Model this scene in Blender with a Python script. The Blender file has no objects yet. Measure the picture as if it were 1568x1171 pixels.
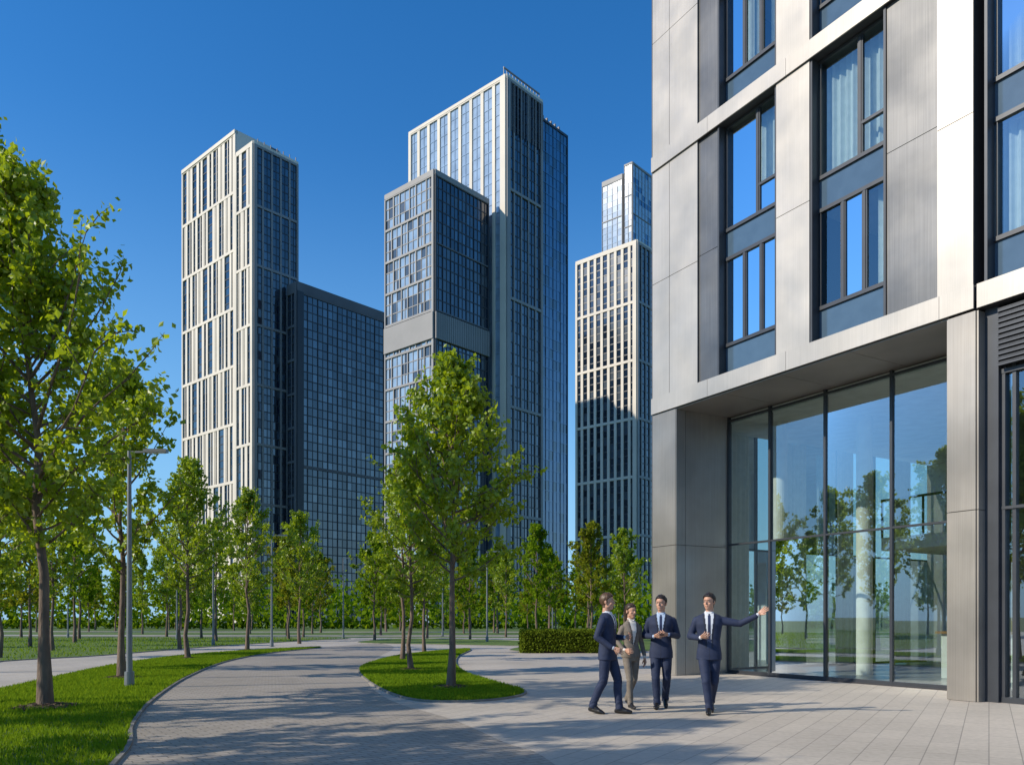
import bpy, bmesh, math, random
import numpy as np
from mathutils import Vector, Matrix, Quaternion
from mathutils.geometry import tessellate_polygon
rng=random.Random(7); nr=np.random.default_rng(7)
sc=bpy.context.scene
sc.view_settings.view_transform='Standard'; sc.view_settings.look='None'; sc.view_settings.exposure=0
# ---------------------------------------------------------------- materials
def newmat(name):
    m=bpy.data.materials.new(name); m.use_nodes=True
    nt=m.node_tree; b=nt.nodes['Principled BSDF']; return m,nt,b
def N(nt,t,**k):
    n=nt.nodes.new(t)
    for a,v in k.items(): setattr(n,a,v)
    return n
def mixc(nt,fac,a,b,mode='MIX'):
    n=N(nt,'ShaderNodeMix',data_type='RGBA',blend_type=mode)
    for sock,v in ((0,fac),(6,a),(7,b)):
        if hasattr(v,'links') or hasattr(v,'is_linked'): nt.links.new(v,n.inputs[sock])
        elif sock==0: n.inputs[0].default_value=v
        else: n.inputs[sock].default_value=(*v[:3],1)
    return n.outputs[2]
def ramp(nt,inp,p0,p1):
    n=N(nt,'ShaderNodeMapRange'); n.inputs[1].default_value=p0; n.inputs[2].default_value=p1
    nt.links.new(inp,n.inputs[0]); return n.outputs[0]
def noise(nt,vec,scale,detail=4):
    n=N(nt,'ShaderNodeTexNoise'); n.inputs['Scale'].default_value=scale; n.inputs['Detail'].default_value=detail
    if vec is not None: nt.links.new(vec,n.inputs['Vector'])
    return n.outputs['Fac']
def bump(nt,b,h,st,dist=.02):
    n=N(nt,'ShaderNodeBump'); n.inputs['Strength'].default_value=st; n.inputs['Distance'].default_value=dist
    nt.links.new(h,n.inputs['Height']); nt.links.new(n.outputs[0],b.inputs['Normal'])
def mat(name,c1,c2=None,scale=3,rough=.6,metal=0,bmp=0,bscale=20,ior=1.5,stretch=None,rvar=0,brushed=0):
    m,nt,b=newmat(name)
    tc=N(nt,'ShaderNodeTexCoord').outputs['Object']; tc0=tc
    if stretch:
        mp=N(nt,'ShaderNodeMapping'); mp.inputs['Scale'].default_value=stretch; nt.links.new(tc,mp.inputs[0]); tc=mp.outputs[0]
    c2=c2 or tuple(x*.85 for x in c1)
    f=ramp(nt,noise(nt,tc,scale),.35,.65)
    col=mixc(nt,f,c1,c2)
    if brushed:
        mp=N(nt,'ShaderNodeMapping'); mp.inputs['Scale'].default_value=(60,60,.5); nt.links.new(tc0,mp.inputs[0])
        fb=ramp(nt,noise(nt,mp.outputs[0],1,2),.3,.7); k=1-brushed
        col=mixc(nt,fb,col,mixc(nt,1.0,col,(k,k,k),'MULTIPLY'))
    nt.links.new(col,b.inputs['Base Color'])
    b.inputs['Roughness'].default_value=rough; b.inputs['Metallic'].default_value=metal; b.inputs['IOR'].default_value=ior
    if rvar:
        r=N(nt,'ShaderNodeMapRange'); r.inputs[3].default_value=rough-rvar; r.inputs[4].default_value=rough+rvar
        nt.links.new(noise(nt,tc,scale*1.7),r.inputs[0]); nt.links.new(r.outputs[0],b.inputs['Roughness'])
    if bmp: bump(nt,b,noise(nt,tc,bscale),bmp)
    return m
def paver(name,c1,c2,mort,bw,rh,rot,ms=.006,stain=.25,bm=.25):
    m,nt,b=newmat(name)
    tc=N(nt,'ShaderNodeTexCoord').outputs['Object']
    mp=N(nt,'ShaderNodeMapping'); mp.inputs['Rotation'].default_value=(0,0,rot); nt.links.new(tc,mp.inputs[0])
    br=N(nt,'ShaderNodeTexBrick'); nt.links.new(mp.outputs[0],br.inputs[0])
    br.inputs['Color1'].default_value=(*c1,1); br.inputs['Color2'].default_value=(*c2,1); br.inputs['Mortar'].default_value=(*mort,1)
    br.inputs['Scale'].default_value=1; br.inputs['Mortar Size'].default_value=ms; br.inputs['Mortar Smooth'].default_value=.3
    br.inputs['Brick Width'].default_value=bw; br.inputs['Row Height'].default_value=rh; br.inputs['Bias'].default_value=0
    n1=ramp(nt,noise(nt,tc,.35,6),.3,.7); n2=ramp(nt,noise(nt,tc,14,5),.2,.8)
    c=mixc(nt,n1,br.outputs['Color'],(1-stain,1-stain,1-stain*1.05),'MULTIPLY')
    g=N(nt,'ShaderNodeMapRange'); g.inputs[3].default_value=.82; g.inputs[4].default_value=1.1; nt.links.new(n2,g.inputs[0])
    cc=N(nt,'ShaderNodeVectorMath',operation='SCALE'); nt.links.new(c,cc.inputs[0]); nt.links.new(g.outputs[0],cc.inputs['Scale'])
    nt.links.new(cc.outputs[0],b.inputs['Base Color']); b.inputs['Roughness'].default_value=.75
    ad=N(nt,'ShaderNodeMath',operation='MULTIPLY_ADD'); nt.links.new(br.outputs['Fac'],ad.inputs[0]); ad.inputs[1].default_value=-1; nt.links.new(n2,ad.inputs[2])
    bump(nt,b,ad.outputs[0],bm,.006)
    return m
def leafmat(name,c1,c2,trans=.35,gloss=0):
    m,nt,b=newmat(name); nt.nodes.remove(b)
    geo=N(nt,'ShaderNodeNewGeometry'); oi=N(nt,'ShaderNodeObjectInfo')
    f=mixc(nt,.25,geo.outputs['Random Per Island'],oi.outputs['Random'])
    c=mixc(nt,f,c1,c2)
    df=N(nt,'ShaderNodeBsdfDiffuse'); nt.links.new(c,df.inputs[0])
    tr=N(nt,'ShaderNodeBsdfTranslucent'); t2=mixc(nt,.5,c,(c1[0]*1.5,c1[1]*1.4,c1[2]*.5)); nt.links.new(t2,tr.inputs[0])
    mx=N(nt,'ShaderNodeMixShader'); mx.inputs[0].default_value=trans
    nt.links.new(df.outputs[0],mx.inputs[1]); nt.links.new(tr.outputs[0],mx.inputs[2]); out=mx.outputs[0]
    if gloss:
        gl=N(nt,'ShaderNodeBsdfGlossy'); gl.inputs['Roughness'].default_value=.4; m2=N(nt,'ShaderNodeMixShader'); m2.inputs[0].default_value=gloss
        nt.links.new(out,m2.inputs[1]); nt.links.new(gl.outputs[0],m2.inputs[2]); out=m2.outputs[0]
    nt.links.new(out,nt.nodes['Material Output'].inputs[0]); return m
def clearglass(name,tint,refl,k=1.5,base=.1):
    m,nt,b=newmat(name); nt.nodes.remove(b)
    fr=N(nt,'ShaderNodeFresnel'); fr.inputs[0].default_value=1.5
    ma=N(nt,'ShaderNodeMath',operation='MULTIPLY_ADD',use_clamp=True); nt.links.new(fr.outputs[0],ma.inputs[0]); ma.inputs[1].default_value=k; ma.inputs[2].default_value=base
    t=N(nt,'ShaderNodeBsdfTransparent'); t.inputs[0].default_value=(*tint,1)
    g=N(nt,'ShaderNodeBsdfGlossy'); g.inputs[0].default_value=(*refl,1); g.inputs['Roughness'].default_value=.01
    mx=N(nt,'ShaderNodeMixShader'); nt.links.new(ma.outputs[0],mx.inputs[0]); nt.links.new(t.outputs[0],mx.inputs[1]); nt.links.new(g.outputs[0],mx.inputs[2])
    nt.links.new(mx.outputs[0],nt.nodes['Material Output'].inputs[0]); return m

M={}
M['alu']=mat('light_aluminium',(.52,.475,.42),(.41,.38,.34),.7,.40,.42,rvar=.1,brushed=.10)
M['alug']=mat('grey_brushed_metal',(.20,.196,.19),(.13,.13,.13),.7,.36,.6,rvar=.1,brushed=.2)
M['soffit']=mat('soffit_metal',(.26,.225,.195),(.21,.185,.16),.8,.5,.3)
M['steel']=mat('brushed_steel',(.42,.38,.335),(.29,.265,.235),.5,.36,.55,rvar=.1,brushed=.15)
M['core']=mat('dark_joint',(.03,.03,.035),rough=.7)
M['frame']=mat('dark_window_frame',(.05,.055,.065),rough=.4,metal=.3)
M['sp']=mat('blue_spandrel_glass',(.075,.12,.17),(.065,.105,.15),rough=.12,ior=1.8)
M['lglass']=clearglass('lobby_glass',(.86,.96,.93),(.80,.9,1.0),1.8,.20)
M['wglass']=clearglass('window_glass',(.70,.80,.82),(.72,.83,.88),1.6,.17)
M['curtain']=mat('curtain_fabric',(.74,.77,.74),(.64,.68,.65),6,.9)
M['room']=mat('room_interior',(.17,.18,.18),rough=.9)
M['white']=mat('white_plaster',(.78,.78,.76),rough=.8)
M['lfloor']=mat('lobby_stone_floor',(.42,.41,.38),rough=.25)
M['wood']=mat('wood_panel',(.30,.16,.055),(.20,.10,.035),2,.5,stretch=(6,6,.6))
M['tl']=mat('tower_light_cladding',(.67,.60,.505),(.59,.53,.45),.08,.65)
M['tg']=mat('tower_grey_cladding',(.13,.13,.14),(.10,.10,.11),.08,.55)
M['tm']=mat('tower_mid_cladding',(.26,.25,.25),(.21,.205,.205),.08,.55)  # also used on side faces of light towers, as shade put into the cladding
M['td']=mat('tower_dark_frame',(.035,.04,.05),rough=.4)
def tg(name,c,ior,r=.06): return mat(name,c,tuple(x*.75 for x in c),.3,r,0,ior=ior)
M['g1']=tg('tower_glass_dark',(.010,.022,.045),2.1)
M['g2']=tg('tower_glass_blue',(.018,.045,.085),2.3)
M['g3']=tg('tower_glass_black',(.008,.015,.029),1.95)
M['g4']=tg('tower_glass_blinds',(.05,.07,.095),1.9,.15)
M['g5']=tg('tower_glass_pale',(.30,.40,.52),2.4,.10)
M['g6']=tg('tower_glass_deepblue',(.012,.085,.23),2.4)
M['pl']=paver('plaza_slabs',(.54,.475,.395),(.49,.43,.36),(.30,.265,.225),.9,.3,math.radians(-59.5),.007,.22)
M['cob']=paver('path_pavers',(.36,.31,.255),(.42,.365,.305),(.19,.165,.135),.24,.12,math.radians(-35),.008,.24,.6)
M['lp']=paver('far_path_pavers',(.48,.42,.36),(.43,.38,.33),(.25,.23,.2),.4,.2,.3)
M['kerb']=mat('kerb_stone',(.24,.22,.19),(.18,.165,.145),4,.8,bmp=.2)
M['grass']=mat('lawn_grass',(.11,.17,.018),(.07,.125,.014),1.3,.9,bmp=.8,bscale=60)
M['ground']=mat('ground_grass',(.10,.155,.02),(.07,.12,.016),.15,.95,bmp=.5,bscale=20)
M['blade']=leafmat('grass_blades',(.22,.32,.02),(.10,.19,.012),.4)
M['mulch']=mat('mulch',(.13,.08,.055),(.07,.042,.03),20,.95,bmp=1,bscale=40)
M['bark']=mat('bark',(.20,.14,.10),(.11,.075,.055),9,.9,bmp=.8,bscale=35,stretch=(1,1,.25))
M['leaf']=leafmat('spring_leaves',(.35,.44,.014),(.13,.22,.010),.5,.04)
M['leaf2']=leafmat('darker_leaves',(.22,.32,.015),(.075,.15,.009),.45)
M['leaf3']=leafmat('olive_leaves',(.29,.30,.025),(.12,.16,.015),.45)
M['hedge']=leafmat('hedge_leaves',(.17,.22,.02),(.07,.11,.012),.3)
M['pole']=mat('galvanised_pole',(.22,.235,.25),rough=.45,metal=.5)
M['lampg']=mat('lamp_lens',(.7,.72,.72),rough=.3)
# ---------------------------------------------------------------- mesh builder
class MB:
    def __init__(s): s.v=[];s.f=[];s.m=[];s.mats=[]
    def mi(s,k):
        if k not in s.mats: s.mats.append(k)
        return s.mats.index(k)
    def box(s,P,d,n,s0,s1,q0,q1,z0,z1,k):
        i=len(s.v)
        for z in (z0,z1):
            for a,b in ((s0,q0),(s1,q0),(s1,q1),(s0,q1)):
                s.v.append((P[0]+d[0]*a+n[0]*b,P[1]+d[1]*a+n[1]*b,z))
        s.f+=[(i,i+3,i+2,i+1),(i+4,i+5,i+6,i+7)]+[(i+j,i+(j+1)%4,i+4+(j+1)%4,i+4+j) for j in range(4)]
        s.m+=[s.mi(k)]*6
    def quad(s,pts,k):
        i=len(s.v); s.v+=pts; s.f.append(tuple(range(i,i+len(pts)))); s.m.append(s.mi(k))
    def pane(s,P,d,n,s0,s1,q,z0,z1,k,t=0):
        a,b,c=[rng.uniform(-t,t) for _ in range(3)]
        pts=[]
        for ss,zz,dq in ((s0,z0,a),(s1,z0,b),(s1,z1,b+c),(s0,z1,a+c)):
            pts.append((P[0]+d[0]*ss+n[0]*(q+dq),P[1]+d[1]*ss+n[1]*(q+dq),zz))
        s.quad(pts,k)
    def cyl(s,x,y,z0,z1,r0,r1,k,seg=16):
        i=len(s.v)
        for z,r in ((z0,r0),(z1,r1)):
            for j in range(seg):
                a=j*2*math.pi/seg; s.v.append((x+r*math.cos(a),y+r*math.sin(a),z))
        for j in range(seg):
            s.f.append((i+j,i+(j+1)%seg,i+seg+(j+1)%seg,i+seg+j)); s.m.append(s.mi(k))
        s.f.append(tuple(range(i+seg,i+2*seg))); s.m.append(s.mi(k))
    def obj(s,name,parent=None,fixn=True,smooth=False):
        me=bpy.data.meshes.new(name); me.from_pydata(s.v,[],s.f)
        for k in s.mats: me.materials.append(M[k])
        me.polygons.foreach_set('material_index',s.m)
        if fixn:
            bm=bmesh.new(); bm.from_mesh(me); bmesh.ops.recalc_face_normals(bm,faces=bm.faces); bm.to_mesh(me); bm.free()
        if smooth: me.polygons.foreach_set('use_smooth',[True]*len(me.polygons))
        o=bpy.data.objects.new(name,me); sc.collection.objects.link(o)
        if parent: o.parent=parent
        return o
def empty(name,loc=(0,0,0),rz=0,scale=1):
    e=bpy.data.objects.new(name,None); e.location=loc; e.rotation_euler=(0,0,rz); e.scale=(scale,)*3
    sc.collection.objects.link(e); return e
# ---------------------------------------------------------------- ground
def smoothpoly(pts,n=6):
    out=[];L=len(pts)
    for i in range(L):
        p0,p1,p2,p3=[np.array(pts[(i+k-1)%L],float) for k in range(4)]
        for j in range(n):
            t=j/n
            out.append(tuple(.5*((2*p1)+(-p0+p2)*t+(2*p0-5*p1+4*p2-p3)*t*t+(-p0+3*p1-3*p2+p3)*t**3)))
    return out
def sheet(name,poly,z,k):
    tris=tessellate_polygon([[Vector((x,y,0)) for x,y in poly]])
    me=bpy.data.meshes.new(name); me.from_pydata([(x,y,z) for x,y in poly],[],[tuple(t) for t in tris])
    bm=bmesh.new(); bm.from_mesh(me)
    bmesh.ops.recalc_face_normals(bm,faces=bm.faces)
    for f in bm.faces:
        if f.normal.z<0: f.normal_flip()
    bm.to_mesh(me); bm.free()
    me.materials.append(M[k]); o=bpy.data.objects.new(name,me); sc.collection.objects.link(o); return o
def inpoly(P,poly):
    x,y=P[:,0],P[:,1]; c=np.zeros(len(P),bool); n=len(poly)
    for i in range(n):
        x1,y1=poly[i]; x2,y2=poly[(i+1)%n]
        if y1==y2: continue
        k=((y1>y)!=(y2>y))&(x<(x2-x1)*(y-y1)/(y2-y1)+x1); c^=k
    return c
def offset(poly,w):
    n=len(poly); A=sum(poly[i][0]*poly[(i+1)%n][1]-poly[(i+1)%n][0]*poly[i][1] for i in range(n)); sg=1 if A>0 else -1
    out=[]
    for i in range(n):
        a=np.array(poly[i-1]);b=np.array(poly[(i+1)%n]);t=(b-a)/max(1e-6,np.linalg.norm(b-a))
        out.append((poly[i][0]+sg*t[1]*w,poly[i][1]-sg*t[0]*w))
    return out
def lawn(name,pts,blades=0,bh=.06,sm=True):
    poly=smoothpoly(pts) if sm else pts
    e=empty(name)
    s=sheet('grass_surface',poly,.03,'grass'); s.parent=e
    out=offset(poly,.05); mb=MB(); n=len(poly)
    for i in range(n):
        j=(i+1)%n
        a,b,c,d=poly[i],poly[j],out[j],out[i]
        mb.quad([(*a,.035),(*b,.035),(*c,.035),(*d,.035)],'kerb')
        mb.quad([(*d,.0),(*c,.0),(*c,.035),(*d,.035)],'kerb')
        mb.quad([(*a,.0),(*b,.0),(*b,.035),(*a,.035)],'kerb')
    mb.obj('edging_kerb',e)
    if blades:
        xs=[p[0] for p in poly]; ys=[p[1] for p in poly]
        P=np.column_stack([nr.uniform(min(xs),max(xs),blades*3),nr.uniform(min(ys),max(ys),blades*3)])
        P=P[inpoly(P,poly)][:blades]
        n=len(P); h=bh*nr.uniform(.5,1.3,n); w=nr.uniform(.006,.014,n)*np.clip(P[:,1]/12,1,2.2); a=nr.uniform(0,math.pi*2,n)
        v=np.zeros((n,3,3)); dx=np.cos(a)*w; dy=np.sin(a)*w
        v[:,0,:2]=P-np.column_stack([dx,dy]); v[:,1,:2]=P+np.column_stack([dx,dy])
        v[:,2,:2]=P+nr.normal(0,.025,(n,2)); v[:,0,2]=v[:,1,2]=.028; v[:,2,2]=.035+h
        o=rawmesh('grass_blades',v.reshape(-1,3),np.arange(n*3).reshape(n,3),['blade']); o.parent=e
    return poly
def rawmesh(name,v,f,mats,mi=None,link=True):
    me=bpy.data.meshes.new(name); k=f.shape[1]
    me.vertices.add(len(v)); me.vertices.foreach_set('co',np.asarray(v,np.float32).ravel())
    me.loops.add(f.size); me.loops.foreach_set('vertex_index',f.ravel().astype(np.int32))
    me.polygons.add(len(f)); me.polygons.foreach_set('loop_start',np.arange(0,f.size,k,dtype=np.int32))
    if mi is not None: me.polygons.foreach_set('material_index',mi.astype(np.int32))
    for m in mats: me.materials.append(M[m])
    me.update(calc_edges=True); me.validate()
    if not link: return me
    o=bpy.data.objects.new(name,me); sc.collection.objects.link(o); return o
sheet('ground',[(-2500,-300),(2500,-300),(2500,4000),(-2500,4000)],-.03,'ground')
sheet('plaza_pavement',[(-70,-25),(70,-25),(70,64),(-70,64)],0,'pl')
sheet('paved_path',smoothpoly([(-2.6,2),(-3.9,8),(-5.2,11.1),(-6.5,14.7),(-8.2,20.7),(-9.8,28.1),(-10.3,35.2),(-9.8,41.5),(-8.2,48),(-6.5,44),(-5.7,38.3),(-5.2,31.5),(-4.3,24),(-3.3,18.5),(-2.14,14.4),(-.9,11.8),(-.11,9.6),(.43,8.06),(1.3,2)]),.004,'cob')
LA=lawn('lawn',[(-2.2,1),(-3.99,8.06),(-5.23,11.1),(-6.52,14.7),(-8.25,20.7),(-9.83,28.1),(-10.3,35.2),(-9.7,41.2),(-11.5,38),(-12.8,32.7),(-12.6,26.8),(-11.4,20.7),(-10.3,15.8),(-9.9,11),(-10,1)],150000)
LI=lawn('lawn',[(.246,16.05),(-.165,14.7),(-.96,14.2),(-1.8,14.6),(-2.8,17.1),(-4.1,21.9),(-4.6,25.7),(-4.4,31.5),(-3.1,36.7),(-2,38.5),(-2.1,31.5),(-1.8,25.7),(-1.2,21.4),(-.35,18.2)],70000)
lawn('lawn',[(-17.5,18),(-17.5,27.7),(-16.4,32.1),(-16,40.9),(-15,48.6),(-13.7,56),(-14,61),(-40,62),(-66,62),(-66,18)],40000,.09)
lawn('lawn',[(-9.5,50),(-4,46),(1,44),(2,50),(-1,56),(-8,60)])
lawn('lawn',[(.2,36.6),(6,36.6),(16,36.6),(18,50),(14,60),(4,60),(3,50),(1,44)])
for i,(y0,y1) in enumerate([(70,74),(92,96)]):
    sheet('far_path',[(-120,y0+10),(-30,y0),(40,y0-1),(120,y0+4),(120,y1+4),(40,y1),(-30,y1+1),(-120,y1+11)],-.02,'lp')
# ---------------------------------------------------------------- trees
def tube(V,F,pts,rs,seg):
    pts=[Vector(p) for p in pts]; base=len(V)
    for i,p in enumerate(pts):
        d=(pts[min(i+1,len(pts)-1)]-pts[max(i-1,0)]).normalized()
        u=d.cross(Vector((.3,.9,.2))).normalized(); w=d.cross(u)
        for j in range(seg):
            a=2*math.pi*j/seg; q=p+(u*math.cos(a)+w*math.sin(a))*rs[i]; V.append(tuple(q))
    for i in range(len(pts)-1):
        for j in range(seg):
            F.append((base+i*seg+j,base+i*seg+(j+1)%seg,base+(i+1)*seg+(j+1)%seg,base+(i+1)*seg+j))
def leaves(C,size,g,up=.3):
    n=len(C); d=g.normal(0,1,(n,3)); d[:,2]-=.3; d/=np.linalg.norm(d,axis=1)[:,None]
    e=g.normal(0,1,(n,3)); e[:,2]*=.5; s=np.cross(d,e); s/=np.linalg.norm(s,axis=1)[:,None]
    nn=np.cross(d,s); L=size*g.uniform(.6,1.25,n)[:,None]
    v=np.zeros((n,4,3)); v[:,0]=C-d*L*.5; v[:,1]=C+s*L*.38+nn*L*.08; v[:,2]=C+d*L*.55; v[:,3]=C-s*L*.38+nn*L*.08
    return v.reshape(-1,3)
def tree_mesh(name,H,c0,R,npr,ntw,nlf,ls,seed,leafk='leaf',lean=0,peak=.28,lv=(.55,1.35)):
    g=np.random.default_rng(seed); V=[];F=[];C=[]
    wob=[g.normal(0,.04,2) for _ in range(9)]
    tp=[(lean*(i/8)**1.5+wob[i][0]*(i>0),wob[i][1]*(i>0),H*.97*i/8) for i in range(9)]
    r0=.0115*H; tr=[r0*(1-.88*(i/8)**.8)*(1.35 if i==0 else 1) for i in range(9)]
    tube(V,F,tp,tr,10)
    def trunk(z):
        t=min(max(z/(H*.97)*8,0),7.999); i=int(t); a=np.array(tp[i]);b=np.array(tp[i+1]); return a+(b-a)*(t-i)
    for k in range(npr):
        u=((k+g.uniform(0,1))/npr)**1.0; z=c0+(H*.96-c0)*u; az=k*2.39996+g.normal(0,.35)
        env=R*(((u+.22)/(peak+.22))**.7 if u<peak else (1-(u-peak)/(1.04-peak))**.75)
        L=(env*g.uniform(*lv)+.12)
        el=math.radians(18+38*u+g.normal(0,8)); p=trunk(z*.97); pts=[p]; nseg=6
        d=np.array([math.cos(az)*math.cos(el),math.sin(az)*math.cos(el),math.sin(el)])
        for q in range(nseg):
            d=d+np.array([0,0,.10])+g.normal(0,.09,3); d/=np.linalg.norm(d); p=p+d*L/nseg*1.12; pts.append(p)
        br=.010+.013*L*(1-u*.5)
        tube(V,F,pts,[br*(1-.8*i/nseg) for i in range(nseg+1)],5)
        for t in range(ntw):
            ft=g.uniform(.22,1.0) if t else 1.0; x=ft*nseg; i=min(int(x),nseg-1); b=pts[i]+(pts[i+1]-pts[i])*(x-i)
            td=(pts[i+1]-pts[i])/np.linalg.norm(pts[i+1]-pts[i])*.8+g.normal(0,.65,3)+np.array([0,0,.15]); td/=np.linalg.norm(td)
            tl=(.16+.22*L)*g.uniform(.6,1.3); e=b+td*tl
            if t%2==0: tube(V,F,[b,b+td*tl*.5+g.normal(0,.02,3),e],[br*.4,br*.28,.003],4)
            m=int(nlf*g.uniform(.5,1.4)); tt=g.uniform(.1,1.12,(m,1))
            C.append(b+td*tl*tt+g.normal(0,.055*(H/7),(m,3)))
    C=np.vstack(C); lvv=leaves(C,ls,g); nv=len(V)
    v=np.vstack([np.array(V),lvv]); nl=len(C)
    f=np.vstack([np.array(F),np.arange(nl*4).reshape(nl,4)+nv])
    mi=np.concatenate([np.zeros(len(F)),np.ones(nl)])
    me=rawmesh(name,v,f,['bark',leafk],mi,link=False)
    sm=np.concatenate([np.ones(len(F),bool),np.zeros(nl,bool)]); me.polygons.foreach_set('use_smooth',sm)
    return me
def put_tree(me,x,y,s=1,rz=0,name='deciduous_tree',sz=None):
    o=bpy.data.objects.new(name,me); o.location=(x,y,0.0); o.rotation_euler=(0,0,rz); o.scale=(s,s,sz or s); sc.collection.objects.link(o); return o
T_c=tree_mesh('tree_c',6.95,2.3,1.58,50,9,31,.112,31,peak=.25,lv=(.70,1.15))
T_l=tree_mesh('tree_l',8.9,2.6,2.05,54,10,30,.118,5,lean=-.5)
T_l2=tree_mesh('tree_l2',10,2.7,2.3,54,10,30,.12,8)
T_m=[tree_mesh('tree_m%d'%i,7.3,2.3,1.45,36,8,24,.13,20+i,'leaf') for i in range(3)]
T_b=[tree_mesh('tree_b%d'%i,7.5,2.1,1.6,32,7,19,.18,40+i,['leaf','leaf2','leaf3','leaf2'][i]) for i in range(4)]
put_tree(T_c,-1.27,16.8,1,.4)
put_tree(T_l,-7.55,13.1,1,0)
put_tree(T_l2,-9.2,13.6,1,1.2)
put_tree(T_m[0],-9.4,19.5,1.06,2.0)
put_tree(T_m[1],-11.6,29,1.0,.7)
put_tree(T_m[2],-12.0,36.7,1.02,1.7)
put_tree(T_m[0],-12.6,48,1.08,3.0)
put_tree(T_m[1],-2.8,22.5,.84,1.0)
put_tree(T_m[2],-3.8,28.1,.95,2.0)
put_tree(T_m[0],-3.75,34.6,.9,4.0)
put_tree(T_m[2],-14.5,22,1.1,5.0)
put_tree(T_m[1],-19,30,1.0,5.0)
put_tree(T_m[0],-21,37,1.0,2.6)
put_tree(T_m[2],-16,39,1.0,.6)
# trees beside the viewpoint whose shadows fall over the path
put_tree(T_m[1],-9.2,7.6,1.05,.2); put_tree(T_l,-11.3,5.0,.95,2.2); put_tree(T_m[2],-7.0,4.2,.9,3.3)
put_tree(T_m[0],-14,9.5,1.1,1.3)
g=np.random.default_rng(3)
pts=[(-9.5,56,1.05),(-6.5,62,1),(-3,58,.9),(-.5,66,1),(1.6,52,.95),(4.6,47,1.0),(7.2,52,1.05),(9.5,46,.98),(12,54,1.0),(3.2,70,1.1),(6.0,64,1.1),(10,72,1.1),(14,66,1.1),(-16,58,1),(-19,52,1.05),(-23,60,1),(-27,50,1.05),(-25,42,1.0),(-31,58,1.1),(-36,52,1),(-29,68,1.1),(-40,66,1.1),(-46,60,1),(-20,72,1.1),(-12,74,1.1),(-17,66,1.0)]
for k in range(36):
    y=g.uniform(76,118); x=g.uniform(-.66,.2)*y
    pts.append((x,y,g.uniform(.85,1.2)))
for k in range(12):
    pts.append((g.uniform(-75,-34),g.uniform(4,44),g.uniform(.9,1.2)))
for i,(x,y,s) in enumerate(pts):
    put_tree(T_b[int(g.integers(0,4))],x,y,s*g.uniform(.92,1.1),g.uniform(0,6.28))
# distant mass of trees with undergrowth
C=[]
for k in range(300):
    x=-190+k*.9+g.uniform(-1,1); y=g.uniform(126,150); h=g.uniform(6,10); r=g.uniform(2,3.2)
    m=60; a=g.normal(0,.42,(m,3)); C.append(np.array([x,y,h*.5])+a*np.array([r,r,h*.5]))
m=9000; C.append(np.column_stack([g.uniform(-190,80,m),g.uniform(124,126,m),np.abs(g.normal(0,1.3,m))]))
C=np.vstack(C); C=C[C[:,2]>.2]; lv=leaves(C,.85,g)
rawmesh('distant_tree_row',lv,np.arange(len(C)*4).reshape(-1,4),['leaf2'])
# mulch beds
def mulch(x,y,r):
    mb=MB(); pts=[]
    for j in range(22):
        a=j/22*6.283; rr=r*rng.uniform(.82,1.12); pts.append((x+rr*math.cos(a),y+rr*math.sin(a),.05))
    for j in range(22): mb.quad([(x,y,.11),pts[j],pts[(j+1)%22]],'mulch')
    for k in range(160):
        a=rng.uniform(0,6.28); rr=r*math.sqrt(rng.random())*1.05; px,py=x+rr*math.cos(a),y+rr*math.sin(a); b=rng.uniform(0,3.1); l=rng.uniform(.015,.04)
        z=.11-.06*rr/r
        mb.box((px,py),(math.cos(b),math.sin(b)),(-math.sin(b),math.cos(b)),-l,l,-.006,.006,z,z+.014,'mulch')
    mb.obj('mulch_bed')
for x,y,r in ((-1.27,16.8,.42),(-7.55,13.1,.5),(-9.4,19.5,.45),(-2.8,22.5,.4),(-11.6,29,.4),(-12,36.7,.4)): mulch(x,y,r)
# hedge
n=26000; P=np.column_stack([g.uniform(.45,4.6,n),g.uniform(34.7,36.3,n),g.uniform(.05,.95,n)])
P[:,2]+=.05*np.sin(P[:,0]*5)+.03*np.sin(P[:,0]*11+P[:,1]*4); edge=g.random(n)<.75
fc=g.integers(0,4,n); P[edge&(fc==0),1]=34.7+g.normal(0,.05,(edge&(fc==0)).sum()); P[edge&(fc==1),2]=.93+g.normal(0,.05,(edge&(fc==1)).sum())
P[edge&(fc==2),0]=.45+g.normal(0,.05,(edge&(fc==2)).sum())
he=empty('hedge'); o=rawmesh('leaves',leaves(P,.085,g),np.arange(n*4).reshape(-1,4),['hedge']); o.parent=he
mb=MB(); mb.box((0,0),(1,0),(0,1),.55,4.5,34.85,36.2,0,.82,'mulch'); mb.obj('inner_branches',he)
# ---------------------------------------------------------------- street lamps
def lamp(x,y,h,az=0):
    e=empty('street_lamp',(x,y,0),az); mb=MB()
    mb.cyl(0,0,0,.35,.10,.095,'pole'); mb.cyl(0,0,.35,h,.062,.038,'pole'); mb.cyl(0,0,0,.02,.17,.17,'pole')
    mb.obj('pole',e,smooth=False)
    mb=MB()
    mb.box((0,0),(1,0),(0,1),-.02,.42,-.018,.018,h-.04,h,'pole')
    mb.box((0,0),(1,0),(0,1),.32,.80,-.07,.07,h-.035,h+.035,'pole')
    mb.box((0,0),(1,0),(0,1),.38,.76,-.05,.05,h-.045,h-.036,'lampg')
    mb.obj('lamp_head',e)
for x,y,h,a in ((-8.08,17.1,5.0,0),(-12.7,42.8,5.9,.2),(-16.6,45,5.9,.2),(-1.6,52,5.8,0),(-12.5,60,6,0),(-24,58,6,0),(-34,62,6,0),(-6,70,6,0),(3.8,76,6,0)): lamp(x,y,h,a)
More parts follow.
